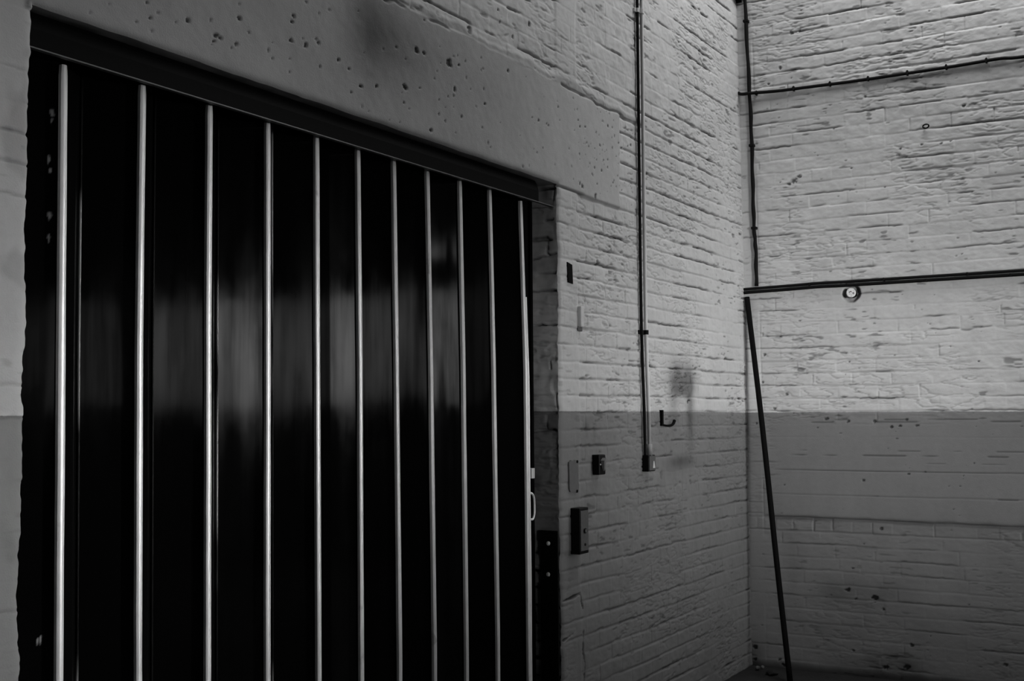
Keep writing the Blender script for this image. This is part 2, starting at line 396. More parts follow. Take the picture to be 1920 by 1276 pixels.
# ------------------------------------------------------------------ the wall with the gate opening
XL, XR, ZT = -5.056, -2.383, 2.490
REVEAL = .36
def edge_wob(z, seed): return .018 * (fbm(z * 9, z * 0 + seed, 40, 3) - .5) + .008 * (vn(z * 55, z * 0 + seed, 43) - .5)
def door_relief(U, Z):
    h, dirt_shade, k, j = bricks(U, Z, 1)
    tone = np.ones_like(U)
    rough = .0030 * (fbm(U * 6, Z * 6, 70, 3) - .5) + .0014 * (fbm(U * 30, Z * 30, 73, 2) - .5)
    # cast lintel
    top = 2.935 + .030 * (fbm(U * 3, U * 0 + 2, 60, 3) - .5) + .018 * (vn(U * 22, U * 0, 61) - .5)
    rgt = -1.755 + .05 * (fbm(Z * 5, Z * 0 + 3, 62, 2) - .5)
    lef = -5.075 + .03 * (fbm(Z * 6, Z * 0 + 5, 63, 2) - .5)
    m = ss(-.004, .004, top - Z) * ss(-.006, .006, rgt - U) * ss(-.006, .006, U - lef) * ss(-.004, .004, Z - (ZT - .012 + .006 * (vn(U * 8, U * 0, 64) - .5)))
    h = h * (1 - m) + (rough + .006) * m; dirt_shade = dirt_shade * (1 - m)
    tone = tone * (1 - (.29 - .17 * ss(-3.0, -1.9, U)) * m)
    # mortar band and ledge over the lintel
    d = Z - top
    band = ss(-.004, .002, d) * (1 - ss(.022, .045, d + .03 * (fbm(U * 8, Z * 8, 66, 2) - .5))) * ss(-.05, .02, -1.45 - U)
    tone = tone * (1 - .30 * band * ss(-4.2, -3.0, U)); h = h + band * .004
    lip = np.exp(-((d + .005) / .005) ** 2) * ss(.45, .60, vn(U * 6, U * 0 + 8, 67)) * ss(-.02, .02, -1.5 - U)
    h = h - .010 * lip; dirt_shade = dirt_shade + .55 * lip * ss(.4, .8, vn(U * 15, U * 0 + 3, 68))
    # joint where the lintel bears on the jamb
    bj = np.exp(-((Z - 2.482 + .01 * (U - XR)) / .0045) ** 2) * ss(XR - .02, XR, U) * (1 - ss(-2.17, -2.12, U))
    h = h - .010 * bj; dirt_shade = dirt_shade + .7 * bj
    # plastered quoin beside the opening: shallower relief and an upright seam
    q = ss(XR - .02, XR, U) * (1 - ss(-2.215, -2.185, U + .02 * (vn(Z * 4, Z * 0, 75) - .5))) * (1 - m)
    ql = ss(-.01, .01, XL + .001 - U) * ss(-.02, .02, U + 5.30) * (1 - m)
    qq = np.maximum(q, ql)
    h = h * (1 - np.maximum(.6 * q, .85 * ql)) + .004 * q + .004 * ql * (fbm(U * 9, Z * 7, 76, 3) - .5); dirt_shade = dirt_shade * (1 - .55 * qq)
    dirt_shade = dirt_shade + .22 * ql * ss(.52, .68, fbm(U * 10, Z * 9, 77, 3))
    seam = np.exp(-((U + 2.20 - .02 * (vn(Z * 4, Z * 0, 75) - .5)) / .004) ** 2) * ss(1.7, 1.9, Z) * (1 - ss(2.4, 2.48, Z))
    h = h - .004 * seam; dirt_shade = dirt_shade + .10 * seam
    # the lower paint coats lie thicker
    lowp = 1 - ss(1.48, 1.52, Z)
    tone = tone * (1 + .45 * lowp * (1 - ss(-5.0, -4.9, U)))        # a paler dado left of the gate
    h = h * (1 - .25 * lowp); dirt_shade = dirt_shade * (1 - .25 * lowp)
    for i, (a, b, r) in enumerate(PITS):
        s = speck(U, Z, a, b, r * .0013 + .0014, 200 + i); h = h - .006 * s; dirt_shade = np.maximum(dirt_shade, .88 * s)
    rs = np.random.RandomState(5)
    for i in range(190):                                             # fine blow holes in the cast concrete
        a = rs.uniform(-5.0, -1.6); b = rs.uniform(2.51, 2.93)
        if rs.rand() < .35: a = rs.uniform(-2.2, -1.5)
        s = speck(U, Z, a, b, rs.uniform(.003, .006), 300 + i); h = h - .003 * s; dirt_shade = np.maximum(dirt_shade, rs.uniform(.4, .85) * s)
    # soot left by something that once hung beside the hook, and scuffs
    def blot(cu, cz, ru, rz, amp, sd, pw=1.0):
        d = ((U - cu) / ru) ** 2 + ((Z - cz) / rz) ** 2
        return amp * np.exp(-d) * (.55 + .9 * fbm(U * 12, Z * 9, sd, 3))
    soot = blot(-1.00, 1.675, .16, .085, .85, 80) + blot(-1.13, 1.57, .06, .14, .38, 81) + blot(-.90, 1.53, .05, .17, .62, 82) + blot(-1.0, 1.62, .09, .03, .55, 85) + blot(-.90, 1.36, .04, .10, .14, 83)
    soot = soot + blot(-2.14, 1.44, .035, .03, .45, 84) * ss(.3, .6, vn(U * 30 - Z * 30, Z * 4, 86))
    soot = soot + blot(-1.03, 1.24, .20, .035, .50, 87) + blot(-2.06, 1.42, .02, .06, .25, 88)
    # soft shadow painted into the lintel colour, sharp at its left
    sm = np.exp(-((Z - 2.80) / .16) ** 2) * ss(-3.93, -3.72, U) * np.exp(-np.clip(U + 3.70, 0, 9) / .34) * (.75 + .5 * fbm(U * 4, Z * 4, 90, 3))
    dirt_shade = np.clip(dirt_shade + np.minimum(soot, .75) + .95 * sm, 0, 1)
    # cracked bricks low beside the opening
    for (x0, z0, x1, z1) in ((-2.37,.70,-2.215,.712),(-2.211,.71,-2.185,.645),(-2.185,.545,-2.19,.47),(-2.19,.47,-2.172,.40),(-2.172,.40,-2.185,.29),(-2.37,.535,-2.29,.552)):
        L = math.hypot(x1 - x0, z1 - z0); t = np.clip(((U - x0) * (x1 - x0) + (Z - z0) * (z1 - z0)) / L ** 2, 0, 1)
        dd = np.hypot(U - x0 - t * (x1 - x0), Z - z0 - t * (z1 - z0)) + .008 * (vn(U * 45, Z * 45, 95) - .5)
        c = 1 - ss(.002, .006, dd); h = h - .012 * c; dirt_shade = np.maximum(dirt_shade, .9 * c)
    return h, dirt_shade, tone
def grade(lo, a, b, hi, fine, coarse):
    return np.concatenate([np.arange(lo, a, coarse), np.arange(a, b, fine), np.linspace(b, hi, max(2, int((hi - b) / coarse) + 1))])
ROOM_X0, ROOM_Y0, ROOM_Z1 = -11.0, -8.2, 5.6
def lean(z): return -.045 * np.clip((np.asarray(z) - 1.6) / 2.4, 0, 1.5) ** 1.5   # the end wall leans in towards its top
def paint_line_back(U): return np.interp(U, [-5.2, -2.4, -1.5, -.2, 0], [1.503, 1.508, 1.505, 1.496, 1.495])

xs = np.concatenate([np.arange(ROOM_X0, -5.45, .15), np.arange(-5.45, XL - .003, .005), [XL], np.arange(XL + .006, XR - .003, .006), [XR], np.arange(XR + .0055, .06, .0055)])
zs = np.concatenate([np.arange(0, ZT - .003, .0043), [ZT], np.arange(ZT + .0043, 4.10, .0043), np.linspace(4.15, ROOM_Z1, 10)])
U, Z = np.meshgrid(xs, zs, indexing='ij')
h, dirt_shade, tone = door_relief(U, Z)
wl = edge_wob(Z, 1.0); wr = edge_wob(Z, 9.0); wt = .006 * (fbm(U * 9, U * 0 + 4, 47, 3) - .5)
inz = 1 - ss(ZT, ZT + .03, Z)
X = U + wl * np.exp(-((U - XL) / .02) ** 2) * inz + wr * np.exp(-((U - XR) / .02) ** 2) * inz
Zd = Z + wt * np.exp(-((Z - ZT) / .02) ** 2) * ss(XL - .01, XL, U) * (1 - ss(XR, XR + .01, U))
# rounded arrises at the opening
dist = np.maximum(np.maximum(XL - U, U - XR), np.where(Z > ZT, Z - ZT, -1))
rnd = .009 * np.exp(-np.clip(dist, 0, 1) / .007)
fade = 1 - ss(4.0, 4.1, Z)
Y = -(h * fade * ss(-5.5, -5.4, U)) + rnd
cx = .5 * (xs[1:] + xs[:-1]); cz = .5 * (zs[1:] + zs[:-1])
CX, CZ = np.meshgrid(cx, cz, indexing='ij')
keep = ~((CX > XL) & (CX < XR) & (CZ < ZT))
gw = Grid()
gw.add(X, Y, Zd, dict(dirt_shade=dirt_shade, tone=tone, paint_height=Z - paint_line_back(U)), keep, flip=False)
# reveals: right jamb, left jamb, soffit
iL = int(np.argmin(abs(xs - XL))); iR = int(np.argmin(abs(xs - XR))); kT = int(np.argmin(abs(zs - ZT)))
ys = np.concatenate([[0], np.arange(.006, .13, .006), np.linspace(.14, REVEAL, 6)])
def jamb(i, sgn, seed):
    zz = zs[:kT + 1]
    YY, ZZ = np.meshgrid(ys, zz, indexing='ij')
    hb, db, _, _ = bricks(YY + 3.0, ZZ, seed, 2.2, 2)
    hb = hb * 1.7 + .016 * (fbm(YY * 9, ZZ * 9, seed, 3) - .5)
    t = np.clip(YY / .02, 0, 1)
    # deep open joints round one loose brick at the back edge
    for (y0, z0, y1, z1) in ((.055,2.265,.13,2.262),(.055,2.262,.058,2.185),(.058,2.185,.13,2.172),(.0,2.19,.055,2.185),(.02,2.34,.06,2.335)):
        if sgn < 0: break
        L = math.hypot(y1 - y0, z1 - z0); tt = np.clip(((YY - y0) * (y1 - y0) + (ZZ - z0) * (z1 - z0)) / L ** 2, 0, 1)
        dd = np.hypot(YY - y0 - tt * (y1 - y0), ZZ - z0 - tt * (z1 - z0)) + .006 * (vn(YY * 70, ZZ * 70, 97) - .5)
        c = 1 - ss(.002, .006, dd); hb = hb - .012 * c; db = np.maximum(db, .9 * c)
    db = .6 * db + .30 * ss(.55, .8, fbm(YY * 14, ZZ * 10, seed + 5, 3))
    XX = X[i, :kT + 1][None, :] * np.ones_like(YY) - sgn * hb * t
    YV = YY + (Y[i, :kT + 1][None, :]) * (1 - t)
    ZV = Zd[i, :kT + 1][None, :] * np.ones_like(YY)
    gw.add(XX, YV, ZV, dict(dirt_shade=np.clip(db, 0, 1), tone=.85, paint_height=ZZ - paint_line_back(np.full_like(ZZ, xs[i]))), None, flip=(sgn < 0))
jamb(iR, 1, 30); jamb(iL, -1, 31)
ux = xs[iL:iR + 1]
UU, YY = np.meshgrid(ux, ys, indexing='ij')
tt = np.clip(YY / .02, 0, 1)
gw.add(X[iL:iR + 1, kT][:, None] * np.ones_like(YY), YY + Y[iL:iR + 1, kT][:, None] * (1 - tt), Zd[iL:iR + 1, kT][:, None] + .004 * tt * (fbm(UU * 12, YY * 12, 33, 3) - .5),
       dict(tone=.8, dirt_shade=.25 * fbm(UU * 5, YY * 8, 34, 3), paint_height=1.0), None, flip=True)
structure(gw.build('wall_back', M_WALL))

# ------------------------------------------------------------------ the end wall on the right
def end_relief(U, Z):
    """U runs from the corner out into the room (u = -y)"""
    h, dirt_shade, k, j = bricks(U + .03, Z + .020 * (1 - ss(.95, 1.1, Z)), 2, extra=-9)
    tone = np.ones_like(U)
    # upright strip of flat brick ends at the corner
    st = 1 - ss(.082, .096, U + .006 * (vn(Z * 9, Z * 0, 100) - .5))
    h = h * (1 - .55 * st); dirt_shade = dirt_shade * (1 - .4 * st)
    sg = np.exp(-((U - .091) / .004) ** 2) * ss(.4, .6, vn(Z * 3, Z * 0, 101)); h = h - .003 * sg
    # cast band between the paint line and the ledge
    zb = .882 - .006 * (U - .75) + .008 * (fbm(U * 7, U * 0, 103, 2) - .5); zt = 1.445 + .02 * (fbm(U * 5, U * 0, 104, 3) - .5)
    m = ss(-.003, .003, Z - zb) * ss(-.03, .03, zt - Z) * ss(.05, .22, U)
    flat = .0016 * (fbm(U * 5, Z * 8, 105, 3) - .5) + .0007 * (fbm(U * 30, Z * 40, 106, 2) - .5)
    h = h * (1 - m) + (flat + .002 + .008 * (1 - ss(0, .35, Z - zb))) * m; dirt_shade = dirt_shade * (1 - m)
    def line(zc, depth, w, amp, sd, th0, th1, f=6.0, u0=.1):
        zl = zc + .003 * (fbm(U * 4, U * 0 + sd, 110, 3) - .5)
        g = ss(th0, th1, vn(U * f, U * 0 + sd, 111)) * ss(u0, u0 + .08, U)
        c = np.exp(-((Z - zl) / w) ** 2) * g
        return -depth * c, amp * c
    for a in ((1.245,.006,.0028,.75,1,.42,.56,9,.25), (1.158,.005,.0024,.5,2,.05,.2,5,.15), (1.017,.004,.0020,.4,3,-.3,.0,5,.0), (1.016,.004,.003,.4,7,.55,.65,8,.7), (1.272,.004,.003,.45,4,.58,.7,8,.3), (1.352,.002,.0015,.18,5,.2,.4,4,.1), (1.205,.003,.002,.25,6,.55,.7,7,.6),
              (1.435,.006,.004,.5,8,.48,.62,8,.25), (1.448,.006,.003,.5,9,.5,.62,10,.25)):
        dh, dd = line(*a); h = h + dh; dirt_shade = dirt_shade + dd
    for zc in (.900, .962):                                          # two bed joints in the corner strip
        c = np.exp(-((Z - zc) / .0022) ** 2) * (1 - ss(.08, .09, U)); h = h - .006 * c; dirt_shade = dirt_shade + .6 * c
    # ledge under the band: open, crumbly
    c = np.exp(-((Z - zb + .006 - .008 * (fbm(U * 20, U * 0, 116, 2) - .5)) / (.008 + .006 * vn(U * 9, U * 0, 117))) ** 2) * ss(.08, .13, U) * (.5 + .5 * vn(U * 12, U * 0, 115))
    h = h - .012 * c; dirt_shade = dirt_shade + .50 * c
    lowp = 1 - ss(1.40, 1.48, Z)
    base_w = (1 - ss(.74, .80, Z))
    h = h * (1 - .55 * base_w * (1 - m)); dirt_shade = dirt_shade * (1 - .45 * lowp * (1 - m))
    for i, (a, b, r) in enumerate(RPITS):
        s = speck(U, Z, -a, b, r * .0010 + .0014, 400 + i, 1.25); h = h - .006 * s; dirt_shade = np.maximum(dirt_shade, .8 * s)
    rs = np.random.RandomState(9)
    for i in range(170):
        a = rs.uniform(.05, 1.7); b = rs.uniform(.05, 3.95)
        s = speck(U, Z, a, b, rs.uniform(.002, .0055), 500 + i, rs.uniform(1, 2.2)); h = h - .003 * s; dirt_shade = np.maximum(dirt_shade, rs.uniform(.25, .75) * s)
    def blot(cu, cz, ru, rz, amp, sd):
        return amp * np.exp(-(((U - cu) / ru) ** 2 + ((Z - cz) / rz) ** 2)) * (.3 + 1.3 * fbm(U * 10, Z * 10, sd, 3))
    dirt_shade = dirt_shade + blot(.73, .47, .17, .10, .30, 120) + blot(.50, .46, .10, .07, .25, 121) + blot(.78, .08, .22, .06, .45, 122) + blot(.02, .07, .06, .07, .6, 123) + blot(.7, .25, .6, .2, .16, 124) + blot(.26, .56, .04, .25, .10, 126)
    # grime creeping up from the floor
    gr = (1 - ss(.0, .05, Z - .02 * (fbm(U * 10, U * 0, 125, 3) - .5)))
    dirt_shade = np.clip(dirt_shade + .7 * gr, 0, 1)
    h = h - .012 * gr
    # recess round the pale boss
    d = np.hypot(U - .640, Z - 2.178) + .010 * (fbm(U * 30, Z * 30, 130, 2) - .5)
    c = 1 - ss(.040, .056, d); h = h - .030 * c; dirt_shade = np.clip(dirt_shade + .45 * c, 0, 1)
    return h, dirt_shade, tone
us = np.concatenate([np.arange(-.06, 1.80, .0052), np.linspace(1.81, 3.95, 14)[:-1], np.linspace(3.95, 4.85, 7)[:-1], np.linspace(4.85, 6.3, 9)[:-1], np.linspace(6.3, 7.2, 7)[:-1], np.linspace(7.2, -ROOM_Y0, 7)])
zs2 = np.concatenate([np.arange(0, 4.10, .0043), np.linspace(4.15, ROOM_Z1, 10)])
U, Z = np.meshgrid(us, zs2, indexing='ij')
h, dirt_shade, tone = end_relief(U, Z)
fade = (1 - ss(4.0, 4.1, Z)) * (1 - ss(1.70, 1.80, U))
gr = Grid()
cu = .5 * (us[1:] + us[:-1]); cz2 = .5 * (zs2[1:] + zs2[:-1])
CU, CZ2 = np.meshgrid(cu, cz2, indexing='ij')
SIDE = [(3.95, 4.85), (6.3, 7.2)]; SZ0, SZ1 = 1.30, 2.30  # unseen side windows, added where two of the aimed lamps stand
keep2 = np.ones_like(CU, bool)
for a, b in SIDE: keep2 &= ~((CU > a) & (CU < b) & (CZ2 > SZ0) & (CZ2 < SZ1))
gr.add(lean(Z) - h * fade, -U, Z, dict(dirt_shade=dirt_shade, tone=tone, paint_height=Z - (1.495 - .002 * U + .003 * (vn(U * 4, U * 0, 140) - .5))), keep2, flip=False)
structure(gr.build('wall_right', M_WALL))

# ------------------------------------------------------------------ the rest of the room
structure(box('floor', (ROOM_X0, .3, ROOM_Y0, .6, -.12, 0), M_FLOOR))
structure(box('wall_left', (ROOM_X0 - .2, ROOM_X0, ROOM_Y0, .2, 0, ROOM_Z1), M_PLAIN))
# front wall (behind the camera) with a row of window openings
WIN = [(-9.4, -8.2), (-7.96, -6.15), (-5.9, -4.6), (-3.0, -2.0), (-1.75, -.75)]
WZ0, WZ1 = 1.45, 2.66
VENT = (-5.78, -5.45, 2.96, 3.14)                                    # a small vent light above the row
bm = bmesh.new()
edges = [ROOM_X0] + [v for w in WIN for v in w] + [.2]
for i in range(0, len(edges), 2): add_box(bm, edges[i], edges[i + 1], ROOM_Y0 - .25, ROOM_Y0, 0, ROOM_Z1)
for a, b in WIN:
    add_box(bm, a, b, ROOM_Y0 - .25, ROOM_Y0, 0, WZ0)
    if a < VENT[0] < b:
        add_box(bm, a, b, ROOM_Y0 - .25, ROOM_Y0, WZ1, VENT[2]); add_box(bm, a, b, ROOM_Y0 - .25, ROOM_Y0, VENT[3], ROOM_Z1)
        add_box(bm, a, VENT[0], ROOM_Y0 - .25, ROOM_Y0, VENT[2], VENT[3]); add_box(bm, VENT[1], b, ROOM_Y0 - .25, ROOM_Y0, VENT[2], VENT[3])
    else:
        add_box(bm, a, b, ROOM_Y0 - .25, ROOM_Y0, WZ1, ROOM_Z1)
structure(bm_obj('wall_front', bm, M_PLAIN))
for i, (a, b) in enumerate(WIN):
    f = bmesh.new()
    yy0, yy1 = ROOM_Y0 - .16, ROOM_Y0 - .10
    for (x0, x1, z0, z1) in ((a, a + .05, WZ0, WZ1), (b - .05, b, WZ0, WZ1), (a + .05, b - .05, WZ0, WZ0 + .05), (a + .05, b - .05, WZ1 - .05, WZ1), ((a + b) / 2 - .02, (a + b) / 2 + .02, WZ0 + .05, WZ1 - .05)):
        add_box(f, x0, x1, yy0, yy1, z0, z1)
    w = structure(bm_obj('window_%d' % (i + 1), f, M_BLACK))
    box('pane', (a + .04, b - .04, yy0 + .02, yy0 + .03, WZ0 + .04, WZ1 - .04), M_PANE, w)
f = bmesh.new()
for (x0, x1, z0, z1) in ((VENT[0], VENT[0] + .02, VENT[2], VENT[3]), (VENT[1] - .02, VENT[1], VENT[2], VENT[3]), (VENT[0] + .02, VENT[1] - .02, VENT[2], VENT[2] + .02), (VENT[0] + .02, VENT[1] - .02, VENT[3] - .02, VENT[3])):
    add_box(f, x0, x1, ROOM_Y0 - .16, ROOM_Y0 - .10, z0, z1)
w = structure(bm_obj('window_6', f, M_BLACK))
box('pane', (VENT[0] + .015, VENT[1] - .015, ROOM_Y0 - .14, ROOM_Y0 - .13, VENT[2] + .015, VENT[3] - .015), M_PANE, w)
for i, (a, b) in enumerate(SIDE):
    f = bmesh.new()
    for (y0, y1, z0, z1) in ((a, a + .05, SZ0, SZ1), (b - .05, b, SZ0, SZ1), (a + .05, b - .05, SZ0, SZ0 + .05), (a + .05, b - .05, SZ1 - .05, SZ1)):
        add_box(f, .03, .10, -y1, -y0, z0, z1)
    w = structure(bm_obj('window_%d' % (7 + i), f, M_BLACK))
    box('pane', (.06, .07, -b + .04, -a - .04, SZ0 + .04, SZ1 - .04), M_PANE, w)
structure(box('ceiling', (ROOM_X0, .2, ROOM_Y0, .2, ROOM_Z1 - .02, ROOM_Z1 + .1), M_CEIL))

# ------------------------------------------------------------------ the folding steel gate
SX_TOP = [-4.920,-4.663,-4.412,-4.166,-3.934,-3.718,-3.513,-3.304,-3.083,-2.863,-2.616]
SX_MID = [-4.914,-4.663,-4.410,-4.160,-3.928,-3.706,-3.498,-3.284,-3.063,-2.839,-2.582]
SX_BOT = [-4.903,-4.651,-4.400,-4.154,-3.916,-3.697,-3.480,-3.266,-3.051,-2.822,-2.576]
S_ZT   = [2.384,2.393,2.395,2.399,2.404,2.404,2.405,2.403,2.396,2.397,2.386]
def fold_x(i, z): return np.interp(z, [.65, 1.68, 2.39], [SX_BOT[i], SX_MID[i], SX_TOP[i]])
YF, YB = .056, .145
gate = empty('folding_gate', (-3.75, .10, 0), 'wide black folding steel gate with pale vertical edge strips in the brick opening', 'gate')
gate.location = (0, 0, 0)
ZB, ZTOP = .03, 2.455
GLOSS = {0: .12, 2: .13, 4: .27, 6: 1.0, 8: .35, 10: .85, 12: .30, 14: .22, 16: .75, 18: .05, 20: .05}   # how well each leaf has kept its polish
def leaf(a, b, seed, chips=False):
    """a, b: functions z -> (x, y) for the two upright edges; thin folded sheet with a slight buckle"""
    nz = 440 if chips else 160; nu = 44 if chips else 24
    z = np.linspace(ZB, ZTOP, nz); t = np.linspace(0, 1, nu)
    T, ZZ = np.meshgrid(t, z, indexing='ij')
    ax, ay = a(ZZ); bx, by = b(ZZ)
    XX = ax + (bx - ax) * T; YY = ay + (by - ay) * T
    nx, ny = -(by - ay), (bx - ax)
    ln = np.sqrt(nx ** 2 + ny ** 2); nx = nx / ln; ny = ny / ln
    bow = .0022 * np.sin(np.pi * T) * (vn(ZZ * .5, ZZ * 0 + seed * 1.7, 150) - .45) + .0016 * (fbm(T * 1.6 + seed * 3, ZZ * 1.3, 151, 2) - .5)
    chip = np.zeros_like(XX)
    if chips:
        for i, (cx_, cz_, r) in enumerate(((-4.935, 2.267, .0062), (-4.935, 2.242, .0035), (-4.941, 2.137, .0062), (-4.937, 2.115, .0040), (-4.938, 2.007, .0068), (-4.937, 1.940, .0062), (-4.945, .954, .0042), (-4.939, .957, .0042))):
            d = np.hypot((XX - cx_) * 1.3, (ZZ - cz_) * .50) / r + 1.2 * (vn(XX * 160, ZZ * 110, 160 + i) - .5)
            chip = np.maximum(chip, 1 - ss(.6, .95, d))
    gl = GLOSS.get(seed, .1) * (.35 + 1.3 * fbm(T * 1.8 + seed, ZZ * 2.6, 180 + seed, 3))
    if seed == 10: gl = gl * (.15 + .85 * ss(.30, .34, T + .02 * (vn(ZZ * 12, ZZ * 0, 190) - .5)))
    G = Grid()
    e = .0012
    G.add(XX + nx * (bow - e), YY + ny * (bow - e), ZZ, dict(chip=chip, tone=gl))
    G.add(XX + nx * (bow + e), YY + ny * (bow + e), ZZ, dict(tone=gl), flip=True)
    return G.build('leaf', M_LEAF, gate)
def front(i): return lambda z: (fold_x(i, z), np.full_like(z, YF + .008))
def back(i):
    fr = .5
    return lambda z: (fold_x(i, z) * (1 - fr) + fold_x(i + 1, z) * fr, np.full_like(z, YB))
leaf(lambda z: (np.full_like(z, XL + .012), np.full_like(z, .135)), front(0), 0, True)
for i in range(10):
    leaf(front(i), back(i), 2 * i + 1)
    leaf(back(i), front(i + 1), 2 * i + 2)
leaf(front(10), lambda z: (np.full_like(z, -2.515), np.full_like(z, .125)), 40)
def strip(i):
    n = 90
    zt = S_ZT[i]
    w = .0102; t = .0065
    prof = [(-w, t)] + [(w * q, -t * (1 - .5 * q * q)) for q in (-1, -.75, -.5, -.25, 0, .25, .5, .75, 1)] + [(w, t)]
    vs, fs = [], []
    for k in range(n):
        z = ZB + (zt - ZB) * k / (n - 1)
        dx = float(fold_x(i, np.array(z))) + .0022 * (float(fbm(np.array(z * 2.2), np.array(i * 3.1), 170, 3)) - .5)
        ws = 1 + .16 * (float(fbm(np.array(z * 5), np.array(i * 5.7), 174, 2)) - .5)
        if k == n - 1: ws *= .8
        for (a, b) in prof: vs.append((dx + a * ws, YF - .004 + b, z))
    m = len(prof)
    for k in range(n - 1):
        for q in range(m):
            fs.append((k * m + q, k * m + (q + 1) % m, (k + 1) * m + (q + 1) % m, (k + 1) * m + q))
    fs.append(tuple(range(m))[::-1]); fs.append(tuple((n - 1) * m + q for q in range(m)))
    o = mesh_obj('edge_strip', vs, fs, M_STRIP, gate)
    bm = bmesh.new(); bm.from_mesh(o.data); bmesh.ops.recalc_face_normals(bm, faces=bm.faces[:])
    for f in bm.faces: f.smooth = True
    for e in bm.edges:
        if len(e.link_faces) == 2 and e.calc_face_angle() > .6: e.smooth = False
    bm.to_mesh(o.data); bm.free()
    return o
for i in range(11):
    s = strip(i)
for i in range(10):
    b = back(i)
    pts = []
    for z in np.linspace(ZB, ZTOP - .01, 14):
        x, y = b(np.array(z)); pts.append((float(x), float(y) - .006, float(z)))
    tube('hinge_rod', pts, .0042, M_ROD, gate, seg=8, n=2)
# meeting bar beside the last strip, closing post, handle and keeper
bm = bmesh.new()
pts = [(float(fold_x(10, np.array(z))) + .013 + .001 * math.sin(9 * z), YF - .006, z) for z in np.linspace(.03, 1.985, 30)]
add_tube(bm, pts, .0062, 6)
bm_obj('meeting_bar', bm, M_STRIP, gate)
bm = bmesh.new()
add_box(bm, -2.515, -2.470, .100, .150, .02, 2.46, .003); add_box(bm, -2.470, -2.398, .118, .150, .02, 2.46, .003)
add_box(bm, -2.440, -2.428, .105, .119, .02, 2.46, .002)
post = bm_obj('closing_post', bm, M_TRACK, gate)
hd = tube('handle', [(-2.520, .085, 1.166), (-2.520, .066, 1.165), (-2.504, .064, 1.150), (-2.4985, .064, 1.118), (-2.500, .064, 1.080), (-2.512, .064, 1.058), (-2.522, .068, 1.056), (-2.522, .085, 1.056)], .0048, M_STRIP, gate, seg=10, n=6)
hd['label'] = 'bright bent handle'
box('keeper', (-2.492, -2.466, .078, .101, 1.225, 1.268), M_STRIP, gate, .002)
# ------------------------------------------------------------------ track
trk = empty('gate_track', (0, 0, 0), 'black steel track running under the concrete lintel above the folding gate', 'track')
bm = bmesh.new()
v = [(.0175, 2.394), (.0175, 2.440), (.024, 2.468), (.036, 2.486), (.150, 2.486), (.150, 2.476), (.044, 2.476), (.034, 2.462), (.0285, 2.438), (.0285, 2.394)]
a = [bm.verts.new((XL + .003, y, z)) for y, z in v]; b = [bm.verts.new((-2.522, y, z)) for y, z in v]
for i in range(len(v)):
    bm.faces.new((a[i], a[(i + 1) % len(v)], b[(i + 1) % len(v)], b[i]))
bm.faces.new(a); bm.faces.new(b[::-1])
bm_obj('channel', bm, M_TRACK, trk)
lp = box('lip', (XL + .003, XR - .004, .0145, .0300, 2.3905, 2.3945), M_LIP, trk, .001)
lp['label'] = 'thin worn edge catching light'

# ------------------------------------------------------------------ plate on the jamb
pl = empty('guard_plate', (0, 0, 0), 'black steel guard plate with two bright bolts on the brick jamb beside the gate', 'plate')
bm = bmesh.new(); add_box(bm, XR - .018, XR - .010, .008, .092, .02, 1.000, .0015); bm_obj('plate', bm, M_BLACK, pl)
for zz, yy in ((.946, .052), (.815, .054)):
    bm = bmesh.new(); bmesh.ops.create_uvsphere(bm, u_segments=14, v_segments=8, radius=.0095, matrix=Matrix.Translation((XR - .018, yy, zz)) @ Matrix.Diagonal((.6, 1, 1, 1)))
    bm_obj('bolt', bm, M_BOLT, pl, smooth=True)

# ------------------------------------------------------------------ fittings on the gate wall
bm = bmesh.new()
def wedge_plate(name, pts, y0, y1, mat, parent=None):
    bm = bmesh.new()
    a = [bm.verts.new((x, y0, z)) for x, z in pts]; b = [bm.verts.new((x, y1, z)) for x, z in pts]
    n = len(pts)
    for i in range(n): bm.faces.new((a[i], a[(i + 1) % n], b[(i + 1) % n], b[i]))
    bm.faces.new(a); bm.faces.new(b[::-1])
    return bm_obj(name, bm, mat, parent)
o = wedge_plate('blank_plate', [(-2.313, 2.158), (-2.268, 2.150), (-2.262, 2.066), (-2.306, 2.070)], .004, -.008, M_BLACK)
tag(o, 'small black upright plate high on the brickwork right of the gate', 'plate')
lug = empty('wall_lug', (0, 0, 0), 'small pale painted metal lug below the little black plate', 'lug')
box('stem', (-2.212, -2.180, -.020, .004, 1.880, 1.972), M_PALE, lug, .004)
box('base', (-2.216, -2.172, -.006, .004, 1.862, 1.885), M_PLATE, lug, .002)

cover = empty('cover_plate', (0, 0, 0), 'plain grey oblong cover plate on the lower wall above the black control box', 'plate')
wedge_plate('cover', [(-2.320, 1.288), (-2.300, 1.296), (-2.285, 1.290), (-2.262, 1.296), (-2.236, 1.292), (-2.234, 1.200), (-2.228, 1.185), (-2.232, 1.163), (-2.245, 1.155), (-2.310, 1.160), (-2.318, 1.172)], .004, -.010, M_PLATE, cover)
for x, z in ((-2.246, 1.288), (-2.250, 1.160)):
    cyl('screw', (x, -.008, z), (x, -.013, z), .0065, M_BLACK, cover, 10)

cb = empty('control_box', (0, 0, 0), 'black oblong control box with a grey front and keyhole beside the gate', 'box')
box('housing', (-2.299, -2.212, -.046, .006, .892, 1.090), M_BOX, cb, .004)
box('face_plate', (-2.292, -2.222, -.049, -.0455, .906, 1.078), M_GREY, cb, .001)
cyl('lock', (-2.256, -.047, .991), (-2.256, -.054, .991), .0115, M_BOX, cb, 18)
box('key_slot', (-2.2575, -2.2545, -.0552, -.0535, .985, .997), M_BOLT, cb)
cyl('screw', (-2.254, -.047, .932), (-2.254, -.0515, .932), .006, M_BOX, cb, 12)

